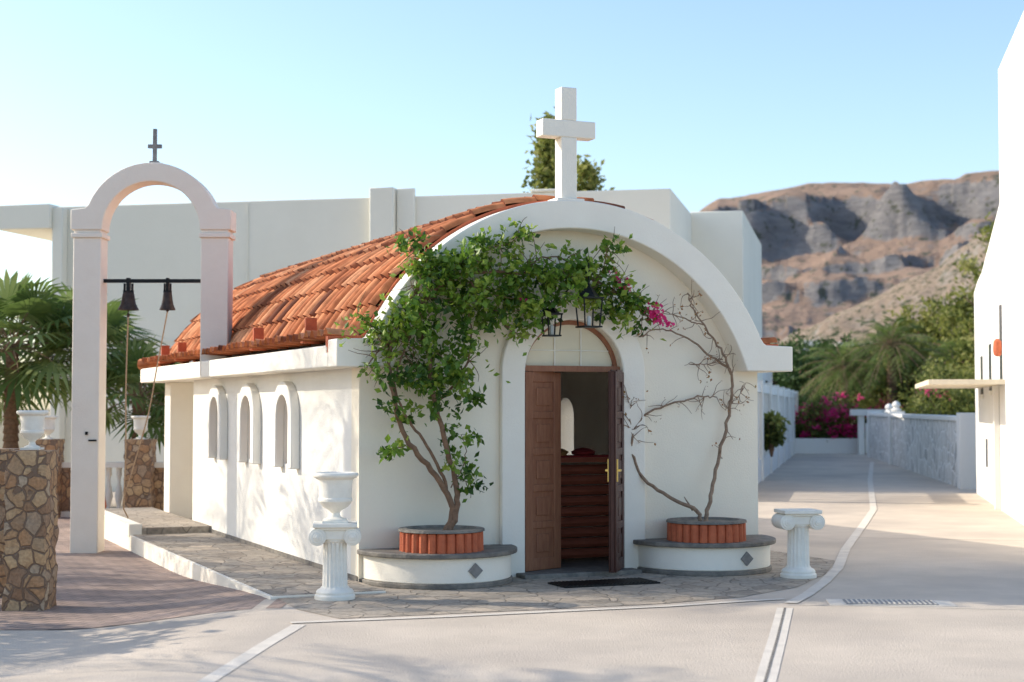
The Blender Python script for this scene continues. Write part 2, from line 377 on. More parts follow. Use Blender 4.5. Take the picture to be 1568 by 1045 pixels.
mb=MB(); mb.extr(mort+mort2,.031,.10,'xz'); mb.build('tile_edge_mortar',TERRA,ch)
so=.79; si=.54
outer=[(dc-so,0)]+[(dc-so,1.99)]+arc(dc,1.99,so,180,0,32)[1:-1]+[(dc+so,1.99),(dc+so,0),(dc+si,0),(dc+si,1.99)]+arc(dc,1.99,si,0,180,32)[1:-1]+[(dc-si,1.99),(dc-si,0)]
mb=MB(); mb.extr(outer,-.07,.0,'xz'); mb.build('door_surround',TRIM,ch,bevel=.012)
def sidewall(x0,x1,name):
    holes=[]; 
    for s in (2.45,4.1,5.8):
        w=.24; zb=1.04; zs=1.54
        holes.append([(s-w,zb),(s+w,zb),(s+w,zs)]+arc(s,zs,w,0,180,16)[1:-1]+[(s-w,zs)])
    mb=MB(); mb.extr([(.24,-.05),(LW,-.05),(LW,2.15),(.24,2.15)],x0,x1,'yz',holes); mb.build(name,SIDEW,ch,smooth=30)
sidewall(0,.3,'side_wall_left'); sidewall(W-.3,W,'side_wall_right')
mb=MB(); mb.box(.3,W-.3,LW-.25,LW,-.05,2.6); mb.build('back_wall',SIDEW,ch)
mb=MB(); mg=MB()
for s in (2.45,4.1,5.8):
    w=.25; W2=.40; zb=1.0; zs=1.54
    o=[(s-W2,zb),(s-W2,zs)]+arc(s,zs,W2,180,0,20)[1:-1]+[(s+W2,zs),(s+W2,zb),(s+w,zb),(s+w,zs)]+arc(s,zs,w,0,180,20)[1:-1]+[(s-w,zs),(s-w,zb)]
    mb.extr(o,-.10,0.0,'yz')
    for q in (s-.24,s-.02,s+.20): mg.box(.14,.18,q,q+.04,1.04,1.8)
    for z in (1.04,1.32,1.55): mg.box(.141,.179,s-.23,s+.23,z,z+.035)
mb.build('window_surrounds',SIDEW,ch,bevel=.012); mg.build('window_frames',[WOOD,DARKWIN],ch)
mb=MB(); mb.box(-.012,0,.02,LW,0.02,.07); mb.box(.0,1.4,-.012,0,.0,.05); mb.build('wall_foot_shadow',SLATE,ch)  # dark slate strips stand in for the shadow line at the wall foot
mb=MB(); mb.box(0,.42,9.15,9.57,0,2.03); mb.box(W-.42,W,9.15,9.57,0,2.03); mb.build('porch_pillars',TRIM,ch,bevel=.015)
mb=MB()
mb.box(-.30,.0,.03,9.95,2.03,2.24); mb.box(W-.02,W+.28,.03,9.95,2.03,2.24); mb.box(0,W-.02,9.55,9.95,2.03,2.24)
mb.box(0,.3,LW,9.55,2.03,2.24)
mb.build('eave_beam',TRIM,ch,bevel=.015)
mb=MB(); mb.box(.3,W-.3,LW,9.55,2.06,2.1); mb.build('porch_ceiling',TRIM,ch)
VB=9.95
def arclen():
    D=[0];S=[0];N=400
    for i in range(1,N+1):
        d=2.48*i/N; S.append(S[-1]+math.hypot(2.48/N,zprof(d)-zprof(D[-1]))); D.append(d)
    return D,S
D_,S_=arclen(); SM=S_[-1]
def d_of(s): return float(np.interp(s,S_,D_))
PITCH=.225; COURSE=.34; NS=10
rt={}
def roof_slope(mb,fx,v0,v1fun,vlen):
    nc=int(vlen/PITCH)+1
    ss=[];co=[]
    k=0
    while k*COURSE<SM:
        for f in (0.001,.33,.66,.999):
            s=(k+f)*COURSE
            if s<=SM: ss.append(s); co.append(k)
        k+=1
    cols=nc*NS+1; V=[]
    for s,k in zip(ss,co):
        fr=s/COURSE-k; d=d_of(s); z=zprof(d); dz=(zprof(min(2.48,d+.01))-zprof(max(0,d-.01)))/.02; l=math.hypot(1,dz); nx,nz=-dz/l,1/l
        vm=v1fun(d)
        for c in range(cols):
            v=v0+c*PITCH/NS; ph=(c%NS)/NS
            bump=.06*math.sin(math.pi*ph/.6)**.7 if ph<.6 else -.018*math.sin(math.pi*(ph-.6)/.4)
            ci=c//NS; j,jv=rt.setdefault((ci,k),(random.uniform(-.010,.010),random.uniform(-.008,.008)))
            off=.018+bump+.036*(1-fr)+j
            v=min(v+jv,vm); V.append(fx(d+nx*off,v,z+nz*off))
    F=[];R=[];
    tc={}
    for i in range(len(ss)-1):
        for c in range(cols-1):
            vv=v0+c*PITCH/NS
            if vv>v1fun(d_of(ss[i])): continue
            ci=(c+0)//NS; ph=(c%NS)/NS
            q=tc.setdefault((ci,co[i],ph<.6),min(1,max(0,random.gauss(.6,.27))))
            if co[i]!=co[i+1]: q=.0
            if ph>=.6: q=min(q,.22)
            a=i*cols+c; F.append((a,a+1,a+cols+1,a+cols)); R.append(q)
    mb.add(V,F,0,R)
mb=MB()
roof_slope(mb,lambda d,v,z:(d-.3,v,z),.045,lambda d:VB-d,9.95)
roof_slope(mb,lambda d,v,z:(2*CX+.3-d,v,z),.045,lambda d:VB-d,9.95)
def back(d,v,z): return (min(max(v,d-.3),2*CX+.3-d),VB-d,z)
roof_slope(mb,back,-.3,lambda d:2*CX+.3-d,4.96)
def cap(p,q,n):
    p=Vector(p);q=Vector(q)
    for i in range(n):
        a=p.lerp(q,i/n); b=p.lerp(q,(i+1.12)/n); mb.tube([a,b],.085,.07,10,1)
cap((CX,VB-2.48,zprof(2.48)+.0),(CX,.05,zprof(2.48)+.0),22)
hp=[(-.3+d_of(s),VB-d_of(s),zprof(d_of(s))+.02) for s in np.linspace(0,SM,12)]
for i in range(11): cap(hp[i],hp[i+1],1)
hp=[(2*CX+.3-d_of(s),VB-d_of(s),zprof(d_of(s))+.02) for s in np.linspace(0,SM,12)]
for i in range(11): cap(hp[i],hp[i+1],1)
mb.build('roof_tiles',TILE,ch,smooth=40,recalc=False)
mb=MB()
for v in (1.15,3.3,5.9,7.6,8.8):
    mb.box(-.2,-.08,v,v+.045,2.3,2.56); mb.box(-.23,-.05,v-.03,v+.09,2.3,2.4)
mb.build('snow_tiles',TERRA,ch,bevel=.008)
mb=MB(); cxx=2.10
y0,y1=-.2,-.04
mb.box(cxx-.085,cxx+.085,y0,y1,3.62,4.33); mb.box(cxx-.29,cxx+.29,y0-.003,y1+.003,4.33,4.50); mb.box(cxx-.085,cxx+.085,y0,y1,4.50,4.83)
mb.build('roof_cross',TRIM,ch,bevel=.01)
mb=MB(); mb.box(cxx-.15,cxx+.15,-.24,.0,3.66,3.72); mb.build('cross_base',TRIM,ch,bevel=.01)
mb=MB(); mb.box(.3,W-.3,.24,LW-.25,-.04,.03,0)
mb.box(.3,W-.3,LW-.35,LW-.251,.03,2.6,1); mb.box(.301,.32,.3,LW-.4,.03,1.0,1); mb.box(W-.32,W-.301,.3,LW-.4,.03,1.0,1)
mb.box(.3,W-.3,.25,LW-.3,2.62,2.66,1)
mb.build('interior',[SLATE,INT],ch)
mb=MB()
mb.box(.8,3.6,5.0,5.08,.03,2.2,2)
for x in (1.0,1.7,2.4,3.1):
    mb.box(x,x+.42,4.96,5.0,1.15,1.75,0); mb.box(x+.05,x+.37,4.95,4.96,1.2,1.7,1)
mb.build('iconostasis',[WOODD,GOLD,INT],ch)
mb=MB()
for i in range(9): mb.tube([(2.05,.8,.12+i*.11),(3.4,.85,.12+i*.11)],.052,.052,8,1)
mb.box(2.0,2.06,.74,.9,.03,1.2); mb.box(3.4,3.46,.74,.9,.03,1.2); mb.box(2.0,3.46,.7,.94,1.08,1.13)
mb.build('pew',PEW,ch)
mb=MB()
mb.lathe(2.45,.84,[(.02,0),(.09,.02),(.12,.06),(.06,.09),(.01,.10)],14,0,z0=1.13); mb.lathe(2.75,.84,[(.02,0),(.12,.03),(.13,.06),(.07,.09),(.01,.10)],14,1,z0=1.13); mb.box(2.15,3.2,.72,.96,1.131,1.15,1)
mb.build('cushions',[GOLD,CLOTH],ch)
def leaf(M,name,mat):
    mb=MB(); w=.53; h=1.98
    mb.box(0,w,-.022,.022,.02,h,0,M)
    for sgn in (-1,1):
        f=lambda a,b:(min(sgn*a,sgn*b),max(sgn*a,sgn*b))
        for (x0,x1,z0,z1) in [(0,.11,.02,h),(w-.11,w,.02,h)]:
            ya,yb=f(.0225,.038); mb.box(x0,x1,ya,yb,z0,z1,0,M)
        gp=.072
        z=.02
        for i in range(6):
            hh=.12 if i in (0,5) else gp
            ya,yb=f(.0225,.0375); mb.box(.11,w-.11,ya,yb,z,z+hh,0,M); z+=hh+.29 if i<5 else 0
            if i<5:
                zz=z-.29; ya,yb=f(.0225,.036); mb.box(.165,w-.165,ya,yb,zz+.055,zz+.235,0,M)
    return mb.build(name,mat,ch,bevel=.008)
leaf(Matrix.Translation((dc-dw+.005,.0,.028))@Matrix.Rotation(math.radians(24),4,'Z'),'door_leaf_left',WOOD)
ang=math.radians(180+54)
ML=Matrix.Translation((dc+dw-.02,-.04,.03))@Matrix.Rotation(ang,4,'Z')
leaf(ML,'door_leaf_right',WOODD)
mb=MB(); mb.box(.46,.50,.038,.05,.9,1.12,0,ML); mb.box(.40,.49,.05,.075,1.0,1.02,0,ML); mb.box(.46,.50,-.05,-.038,.9,1.12,0,ML); mb.box(.40,.49,-.075,-.05,1.0,1.02,0,ML)
mb.build('door_handle',BRASS,ch)
mb=MB(); mb.box(dc-dw,dc+dw,.0,.1,2.012,2.07); 
o2=[p for p in arc(dc,1.99,dw-.045,0,180,28) if p[1]>2.072]
o=[(dc-dw+.01,2.071)]+[p for p in arc(dc,1.99,dw-.001,180,0,28) if p[1]>2.08]+[(dc+dw-.01,2.071),(dc+dw-.065,2.071)]+o2+[(dc-dw+.065,2.071)]
mb.extr(o,.05,.12,'xz'); mb.box(dc+dw-.05,dc+dw,.08,.14,0,2.0); mb.build('door_frame',WOOD,ch)
mb=MB(); mb.extr([(dc-dw+.04,2.072)]+[p for p in arc(dc,1.99,dw-.04,180,0,28) if p[1]>2.08]+[(dc+dw-.04,2.072)],.07,.085,'xz'); 
mb.build('fanlight',TYMP,ch)
mb=MB()
for x in (dc-.17,dc+.12): mb.box(x,x+.012,.055,.07,2.07,2.45)
mb.box(dc-.48,dc+.48,.056,.069,2.22,2.23); mb.build('fanlight_bars',PLAST,ch)
mb=MB(); mb.box(dc-dw-.1,dc+dw+.1,-.28,.24,-.02,.045); mb.build('threshold',SLATE,ch,bevel=.01)
def planter(c,pc,nm):
    e=root('masonry_planter',*CH)
    def el(r,py,n=30): return [(c+r*math.cos(math.pi+math.pi*i/n), -.001+py*math.sin(math.pi+math.pi*i/n)*1.0) for i in range(n+1)]
    mb=MB(); mb.extr(el(.72,.80),0.05,.28,'xy',mi=0); mb.extr(el(.735,.815),.0,.05,'xy',mi=1); mb.extr(el(.78,.86),.28,.325,'xy',mi=1)
    mb.build('body',[TRIM,SLATE],e,bevel=.01)
    mb=MB(); yc=-.40
    mb.lathe(pc,yc,[(.34,.32),(.34,.50),(.30,.50),(.30,.47),(.01,.47)],32,1)
    for i in range(26):
        a=2*math.pi*i/26; mb.lathe(pc+.35*math.cos(a),yc+.35*math.sin(a),[(.045,.326),(.042,.50),(.03,.505)],10,0)
    mb.build('tile_ring',[TERRA,SOIL],e)
    mb=MB(); mb.lathe(pc,yc,[(.33,.506),(.405,.508),(.40,.53),(.33,.535),(.31,.51)],32,0); mb.build('ring_cap',SLATE,e)
    mb=MB(); t=c+.10; k=(t-c)/.72; yy=-.80*math.sqrt(1-k*k)-.012
    mb.extr([(t-.07,.165),(t,.095),(t+.07,.165),(t,.235)],yy-.01,yy+.05,'xz'); mb.build('diamond_tile',STEEL,e)
planter(.76,.68,0); planter(3.64,3.52,1)
def lantern(name,x,y,z,sc_=1.0,top=.3):
    e=root(name,*CH); mb=MB(); w=.085*sc_; h=.23*sc_
    def P(dx,dy,dz): return (x+dx,y+dy,z+dz)
    for sx in (-1,1):
        for sy in (-1,1): mb.tube([P(sx*w*.8,sy*w*.8,0),P(sx*w,sy*w,h)],.008,.008,5,1)
    mb.box(x-w,x+w,y-w,y+w,z-.015,z); mb.box(x-w*1.15,x+w*1.15,y-w*1.15,y+w*1.15,z+h,z+h+.015)
    mb.lathe(x,y,[(w*1.3,0),(w*.6,.06*sc_),(w*.2,.10*sc_),(.01,.12*sc_)],4,z0=z+h+.015)
    mb.tube([P(0,0,h+.12*sc_),P(0,0,h+top)],.006,.006,5,1)
    mb.lathe(x,y,[(.02,0),(.025,.08),(.012,.1)],8,1,z0=z)
    mb.build('lantern_body',[METAL,GLASS],e); return e
lantern('hanging_lantern',2.14,-.55,2.44,1.15,.35)
lantern('hanging_lantern',1.86,-.3,2.36,.85,.3)
mb=MB(); e=root('lantern_bracket',*CH); mb.tube([(2.14,-.55,2.98),(2.14,-.3,3.02),(2.14,0,3.0)],.01,.01,6,4); mb.tube([(2.14,-.5,2.96),(2.14,-.2,2.86),(2.14,0,2.8)],.008,.008,6,4); mb.build('arm',METAL,e)
# ------------------------------------------------------------------ bougainvillea (left)
e=root('bougainvillea_vine',*CH); mb=MB()
def pv(l,v=-.33): return [(q[0],(v if len(q)<3 else q[2]),q[1]) for q in l]
stems=[
 ([(.72,.45,-.4),(.80,.72,-.36),(.60,1.07),(.35,1.37),(.22,1.8),(.19,2.17),(.35,2.6),(.6,3.0)],.032,.012),
 ([(.75,.47,-.4),(.84,.75,-.38),(.82,1.07),(.64,1.68),(.57,2.18),(.47,2.55),(.87,2.9),(1.5,2.95),(2.25,2.92),(2.7,2.7),(2.97,2.5)],.030,.007),
 ([(.80,.72),(.72,1.0),(.52,1.35),(.32,1.62),(.25,1.95),(.42,2.4)],.018,.008),
 ([(.64,1.68),(.9,1.95),(1.0,2.3),(.95,2.7)],.014,.006),
 ([(1.0,2.85),(1.25,2.55),(1.45,2.35)],.01,.004),([(1.5,2.95),(1.8,3.12),(2.1,3.05),(2.4,2.8)],.01,.004),
 ([(.5,2.6),(.45,2.95),(.42,3.2)],.008,.003),([(.8,2.9),(1.0,3.12),(1.35,3.22),(1.6,3.36)],.008,.003),([(2.3,2.9),(2.45,3.1),(2.4,3.25)],.006,.003),
 ([(.82,1.0),(.95,.95),(1.0,.8)],.006,.003),([(.8,.9),(.95,1.2),(.9,1.4)],.006,.003),([(.35,1.3),(.2,1.25),(.1,1.2)],.006,.003),
 ([(.2,2.1),(.05,2.35),(-.12,2.5)],.006,.003),([(.3,2.3),(.1,2.2),(-.02,1.95)],.006,.003)]
allp=[]
for l,a,b in stems:
    Q=mb.tube(pv(l),a,b,8,6,jit=.006); allp+= [q for q in Q if q.z>2.0]
for i in range(120):
    q=random.choice(allp); p=[q]; d=Vector((random.gauss(0,1),random.uniform(-.9,.1),random.gauss(0,.8))).normalized()
    for k in range(3): d=(d+Vector((random.gauss(0,.3),random.gauss(0,.2),random.gauss(0,.3)-.1))).normalized(); p.append(p[-1]+d*.1)
    mb.tube(p,.005,.002,4,2)
mb.build('stems',BARK,e)
mb=MB()
cl=[(.35,2.5,.28,.2,380),(.12,2.35,.14,.1,110),(.62,2.78,.3,.2,540),(.55,2.25,.24,.24,300),(.85,2.25,.2,.22,260),(.95,2.6,.25,.2,400),(.38,1.93,.22,.12,190),(.05,1.95,.1,.06,70),(.62,1.72,.16,.12,150),(1.0,1.93,.14,.07,120),(1.05,1.75,.1,.05,70),(.75,1.95,.2,.15,170),
 (1.1,2.9,.28,.16,470),(1.4,2.72,.28,.2,520),(1.7,2.62,.2,.15,280),(1.85,2.92,.3,.15,480),(2.2,2.98,.28,.14,430),(2.35,2.78,.25,.14,360),(2.62,2.72,.2,.13,270),(2.8,2.58,.12,.08,130),(1.3,2.48,.16,.08,120),(1.55,2.4,.1,.06,60),(.5,3.0,.14,.14,150),(.42,3.15,.05,.12,70),(.8,3.05,.25,.1,220),(1.2,3.2,.2,.04,120),(1.5,3.33,.14,.03,70),(2.4,3.18,.05,.1,70),
 (.85,1.4,.09,.12,90),(.95,1.02,.09,.1,90),(.93,.88,.06,.06,40),(.78,1.2,.05,.12,50),(.3,1.27,.1,.05,80),(.12,1.3,.06,.04,40),(.45,1.55,.06,.1,60),(.68,2.0,.2,.12,120),(.25,1.65,.1,.12,80),(-.1,2.48,.05,.05,30)]
for t,z,a,b,n in cl:
    n=int(n*.8); k=max(1,n//18)
    cc=np.stack([rng.normal(t,a*.66,k),rng.normal(-.36,.11,k),rng.normal(z,b*.66,k)],1)
    for c in cc:
        m=18; P=c+rng.normal(size=(m,3))*np.array([.045,.045,.04]); leaves(mb,P,.082,0,droop=.25,aspect=.62,rb=np.full(m,np.clip(rng.normal(.52,.24),.05,.98)))
for i in range(110):
    q=random.choice(allp); d=Vector((random.gauss(0,1),random.uniform(-1,0),random.gauss(.2,.8))).normalized()
    P=np.array([q+d*.05*k+Vector((0,0,-.004*k*k)) for k in range(8)]); leaves(mb,P,.07,0,aspect=.6,rb=np.full(8,.75))
mg=MB()
for c,n,s in [((2.97,-.4,2.55),60,.045),((2.9,-.42,2.62),26,.04),((3.1,-.4,2.5),16,.03),((2.55,-.5,2.85),16,.05),((2.45,-.5,2.95),8,.04),((1.5,-.48,2.7),6,.03)]:
    P=np.array(c)+rng.normal(size=(n,3))*s; leaves(mg,P,.05,0,aspect=.8)
mb.build('leaves',LEAF,e,smooth=0,recalc=False); mg.build('flowers',MAG,e,smooth=0,recalc=False)
# ------------------------------------------------------------------ bare vine (right)
e=root('bare_climbing_vine',*CH); mb=MB(); pts=[]
st=[([(3.46,.47,-.4),(3.42,.62,-.38),(3.2,.76,-.2),(2.94,.98,-.08),(2.86,1.3,-.06),(2.98,1.56,-.06),(3.3,1.68,-.06),(3.62,1.76,-.06),(3.85,1.76,-.06)],.022,.006),
 ([(3.5,.47,-.4),(3.58,.66,-.35),(3.78,1.0,-.15),(3.96,1.5,-.08),(4.03,1.85,-.08),(3.98,2.05,-.1),(3.72,2.2,-.1),(3.45,2.38,-.1),(3.15,2.45,-.1),(2.95,2.38,-.1)],.024,.005),
 ([(4.0,2.0,-.1),(3.85,2.25,-.15),(3.62,2.5,-.2),(3.45,2.72,-.22),(3.42,2.82,-.22)],.014,.004),
 ([(2.86,1.3,-.06),(2.84,1.5,-.06),(2.83,1.75,-.06)],.01,.003),([(3.42,.62,-.3),(3.38,.75,-.2)],.012,.004),
 ([(3.62,2.5,-.2),(3.4,2.55,-.2),(3.2,2.62,-.2),(3.05,2.6,-.2)],.008,.003),([(3.9,2.15,-.1),(3.7,2.1,-.1),(3.5,2.1,-.1)],.007,.003),
 ([(3.98,1.7,-.08),(4.05,1.72,-.08),(4.15,1.85,-.08)],.006,.003)]
for l,a,b in st:
    Q=mb.tube([(t,v,z) for t,z,v in l],a,b,8,6,jit=.007); pts+=[q for q in Q if q.z>1.15]
tips=[]
for i in range(110):
    q=random.choice(pts); p=[q]; d=Vector((random.gauss(0,1),random.uniform(-.4,.1),random.gauss(.1,.8))).normalized()
    for k in range(random.choice((2,3,4))): d=(d+Vector((random.gauss(0,.45),random.gauss(0,.15),random.gauss(0,.45)))).normalized(); p.append(p[-1]+d*.06); p[-1].y=min(p[-1].y,-.03)
    mb.tube(p,.0045,.002,4,2); tips.append(p[-1]); 
mb.build('stems',GREYBARK,e)
mb=MB(); T=[tuple(random.choice(tips)+Vector((random.gauss(0,.02),-.01,random.gauss(0,.02)))) for i in range(150)]; leaves(mb,T,.035,0); mb.build('dry_leaves',DRYLEAF,e,smooth=0,recalc=False)
# ------------------------------------------------------------------ ionic pedestals + urns
URN=[(.06,0),(.085,.01),(.085,.03),(.04,.05),(.032,.08),(.045,.10),(.09,.13),(.125,.18),(.125,.20),(.118,.21),(.122,.30),(.13,.36),(.165,.385),(.17,.40),(.165,.415),(.14,.42),(.12,.40),(.115,.34),(.02,.33)]
def ionic(loc,urn,rz):
    e=root('ionic_column_pedestal',loc,rz); mb=MB()
    mb.lathe(0,0,[(.175,0),(.175,.035),(.16,.05),(.165,.065),(.15,.085),(.128,.095),(.118,.11),(.112,.12),(.108,.30),(.104,.49),(.118,.505),(.118,.52),(.10,.53)],72,0,(.11,.50,18))
    mb.box(-.19,.19,-.17,.17,.625,.66); mb.box(-.16,.16,-.14,.14,.60,.625); mb.box(-.13,.13,-.125,.125,.52,.60)
    o=mb.build('column',PLAST,e,bevel=.006)
    mb=MB()
    for sx in (-1,1):
        for (r,y0,y1) in ((.075,-.145,.145),(.058,-.155,.155),(.034,-.165,.165),(.016,-.175,.175)):
            V=[];F=[];n=24
            for yy in (y0,y1):
                for i in range(n): a=2*math.pi*i/n; V.append((sx*.15+r*math.cos(a),yy,.545+r*math.sin(a)))
            for i in range(n): F.append((i,(i+1)%n,n+(i+1)%n,n+i))
            F.append(tuple(range(n))); F.append(tuple(range(n,2*n))[::-1]); mb.add(V,F)
    mb.build('volutes',PLAST,e,bevel=.004)
    if urn:
        u=root('garden_urn',(loc[0],loc[1],loc[2]+.66),rz); mb=MB(); mb.lathe(0,0,[(r*1.18,z*1.03) for r,z in URN],40); mb.box(-.11,.11,-.11,.11,-.001,.02); mb.build('urn',PLAST,u,smooth=30)
ionic((-1.53,13.62,.0),True,.1); ionic((2.79,15.35,.0),False,.15)
# ------------------------------------------------------------------ bell tower
bt=root('bell_tower',(-4.585,20,-.05),0)
mb=MB(); H=3.86
mb.box(-.985,-.635,-.175,.175,-.25,H); mb.box(.635,.985,-.175,.175,2.1,H)
mb.build('posts',PINK,bt,bevel=.012)
mb=MB()
for s in (-1,1):
    c=s*.81; mb.box(c-.20,c+.20,-.20,.20,H,H+.06); mb.box(c-.17,c+.17,-.17,.17,H+.06,H+.10)
mb.build('capitals',PINK,bt,bevel=.01)
ro=[p for p in arc(0,3.96,.86,168,12,30)]
o=[(-1.02,3.96),(-1.02,4.22),(-.84,4.24)]+[p for p in ro if p[1]>4.27]+[(.84,4.24),(1.02,4.22),(1.02,3.96),(.62,3.96)]+arc(0,3.96,.62,0,180,30)[1:-1]+[(-.62,3.96)]
mb=MB(); mb.extr(o,-.19,.19,'xz'); mb.build('arch',PINK,bt,bevel=.012)
mb=MB(); mb.box(-.06,.06,-.06,.06,4.80,4.86); mb.box(-.025,.025,-.025,.025,4.86,5.28); mb.box(-.09,.09,-.022,.022,5.03,5.08); 
mb.build('cross',STEEL,bt,bevel=.006)
mb=MB(); mb.box(-.12,.12,-.1,.1,4.79,4.83); mb.build('cross_foot',PINK,bt)
mb=MB(); mb.box(-.66,.66,-.03,.03,3.30,3.345); 
for x,s in ((-.32,1.1),(.18,.85)):
    mb.box(x-.02*s,x+.02*s,-.035,.035,3.18,3.36); mb.box(x-.06*s,x+.06*s,-.02,.02,3.16,3.2); mb.box(x-.055*s,x-.035*s,-.02,.02,3.2,3.29);mb.box(x+.035*s,x+.055*s,-.02,.02,3.2,3.29)
mb.build('bell_bar',METAL,bt)
mb=MB()
for x,s in ((-.32,1.1),(.18,.85)):
    z=3.19; mb.lathe(x,0,[(.02*s,0),(.05*s,-.01),(.068*s,-.04),(.075*s,-.10),(.09*s,-.17),(.115*s,-.22),(.12*s,-.24),(.10*s,-.24),(.06*s,-.12),(.01,-.1)],24,z0=z)
    mb.tube([(x,0,z-.1),(x,0,z-.27*s)],.008,.008,6,1); mb.lathe(x,0,[(.005,-.03),(.022,-.01),(.022,.01),(.005,.03)],8,z0=z-.28*s)
mb.build('bells',BRONZE,bt)
mb=MB(); mb.tube([(-.32,0,2.88),(-.34,0,2.0),(-.33,-.02,1.2),(-.35,0,.45)],.011,.011,6,8); mb.tube([(.18,0,2.93),(.05,0,2.2),(-.05,-.03,1.6),(-.25,0,.9),(-.36,0,.5),(-.30,.02,.3)],.010,.010,6,8)
mb.build('ropes',ROPE,bt)
mb=MB(); mb.box(-.76,-.66,-.2,-.176,1.28,1.30); mb.box(-.80,-.77,-.2,-.176,1.36,1.4);mb.build('cleat',METAL,bt)
# ------------------------------------------------------------------ rubble pillars, balustrade
def rubble_box(mb,x0,x1,y0,y1,z0,z1,amp=.03,st=.03):
    def face(o,u,v,nu,nv,nn):
        V=[];F=[]
        for j in range(nv+1):
            for i in range(nu+1):
                p=Vector(o)+Vector(u)*i/nu+Vector(v)*j/nv
                d=noise.noise(p*5.0)*amp+noise.noise(p*14)*amp*.6
                edge=Vector((p.x-(x0+x1)/2,p.y-(y0+y1)/2,0)).normalized()*d
                V.append(p+edge)
        for j in range(nv):
            for i in range(nu): a=j*(nu+1)+i; F.append((a,a+1,a+nu+2,a+nu+1))
        mb.add(V,F)
    dx,dy,dz=x1-x0,y1-y0,z1-z0; nx,ny,nz=[max(1,int(q/st)) for q in (dx,dy,dz)]
    face((x0,y0,z0),(dx,0,0),(0,0,dz),nx,nz,0); face((x1,y0,z0),(0,dy,0),(0,0,dz),ny,nz,0)
    face((x1,y1,z0),(-dx,0,0),(0,0,dz),nx,nz,0); face((x0,y1,z0),(0,-dy,0),(0,0,dz),ny,nz,0); face((x0,y0,z1),(dx,0,0),(0,dy,0),nx,ny,0)
def urn_at(loc,s=1):
    u=root('garden_urn',loc); mb=MB(); mb.lathe(0,0,[(r*s,z*s) for r,z in URN],32); mb.box(-.1*s,.1*s,-.1*s,.1*s,-.002,.02*s); mb.build('urn',PLAST,u,smooth=30)
e=root('stone_pillar',(-4.40,14.4,-.2)); mb=MB(); rubble_box(mb,-.185,.185,-.185,.185,0,1.46); mb.build('pillar',STONEP,e,smooth=60)
urn_at((-4.40,14.4,1.27),.85)
e=root('stone_pillar',(-5.05,15.4,-.2)); mb=MB(); rubble_box(mb,-.2,.2,-.2,.2,0,1.45); mb.build('pillar',STONEP,e,smooth=60)
bl=root('balustrade',(-10.2,26.4,-.18)); mb=MB(); ms=MB()
mb.box(0,4.9,-.12,.12,.83,.92); mb.box(0,4.9,-.11,.11,.0,.1)
BAL=[(.045,.1),(.05,.12),(.03,.16),(.045,.24),(.07,.34),(.055,.46),(.03,.56),(.028,.66),(.05,.70),(.045,.74),(.05,.83)]
for x in np.arange(.2,4.9,.17):
    if not (1.9<x<3.2 or 3.95<x<4.9): mb.lathe(x,0,BAL,14)
rubble_box(ms,1.85,3.15,-.1,.1,.1,.83,.01); rubble_box(ms,3.95,4.9,-.1,.1,.1,.83,.01); mb.build('rail_and_balusters',PLAST,bl,smooth=40); ms.build('stone_panels',STONEP,bl,smooth=60)
for X in (-7.75,-6.2):
    e=root('stone_pillar',(X,26.2,-.2)); mb=MB(); rubble_box(mb,-.22,.22,-.2,.2,0,1.33); mb.build('pillar',STONEP,e,smooth=60); urn_at((X,26.2,1.12),.95)
e=root('terracotta_jar',(-6.75,25.4,-.18)); mb=MB(); mb.lathe(0,0,[(.1,0),(.16,.1),(.2,.25),(.17,.4),(.1,.47),(.12,.52),(.1,.5)],24); mb.build('jar',TERRA,e)
# ------------------------------------------------------------------ hotel
ho=root('hotel_building',*ST); mb=MB()
mb.box(-17.3,-3.58,31.95,36.3,-.3,6.15); mb.box(-3.62,-2.4,36.31,44,-.3,6.2)
mb.box(-17.3,-3.63,36.3,44,-.3,5.8)
mb.box(-9.95,-9.42,31.7,31.949,-.3,6.32); mb.box(-9.95,-9.42,31.95,32.2,6.15,6.32); mb.box(-9.4,-9.0,31.86,31.949,-.3,6.31)
mb.box(-17.3,-17.05,31.7,31.949,-.3,6.1)
mb.box(-18.6,-17.3,31.6,36,5.62,6.17)
mb.box(-6.5,-5.7,31.9,32.5,6.15,6.21)
mb.build('walls',HOTEL,ho,bevel=.02)
mb=MB(); mb.box(-16.9,-10.2,31.93,31.949,3.1,3.13); mb.box(-12.8,-12.77,31.93,31.948,0,6.1); mb.build('wall_joints',HOTEL,ho)
an=root('street_annex_building',*ST); mb=MB()
mb.box(-7,-2.9,44.1,60,-.3,3.5); mb.box(-5,-3.2,50,58,3.5,4.4); mb.build('walls',WHITE2,an,bevel=.02)
mb=MB(); mb.box(-7.1,-2.75,44.0,50,3.5,3.62); mb.build('roof',TERRA,an)
mb=MB()
for b in (46,49,52,55): mb.box(-2.9,-2.87,b,b+1.0,1.2,2.6)
mb.build('windows',DARKWIN,an)
fe=root('street_fence',*ST); mb=MB(); mb.box(-2.2,-2.0,28,62,-.1,.5); mb.box(-2.2,-2.0,28,62,2.0,2.2)
for b in np.arange(28,62,.75): mb.box(-2.17,-2.03,b,b+.22,.5,2.0)
for b in np.arange(28,63,4.0): mb.box(-2.24,-1.96,b,b+.35,-.1,2.28)
mb.build('fence',WHITE2,fe)
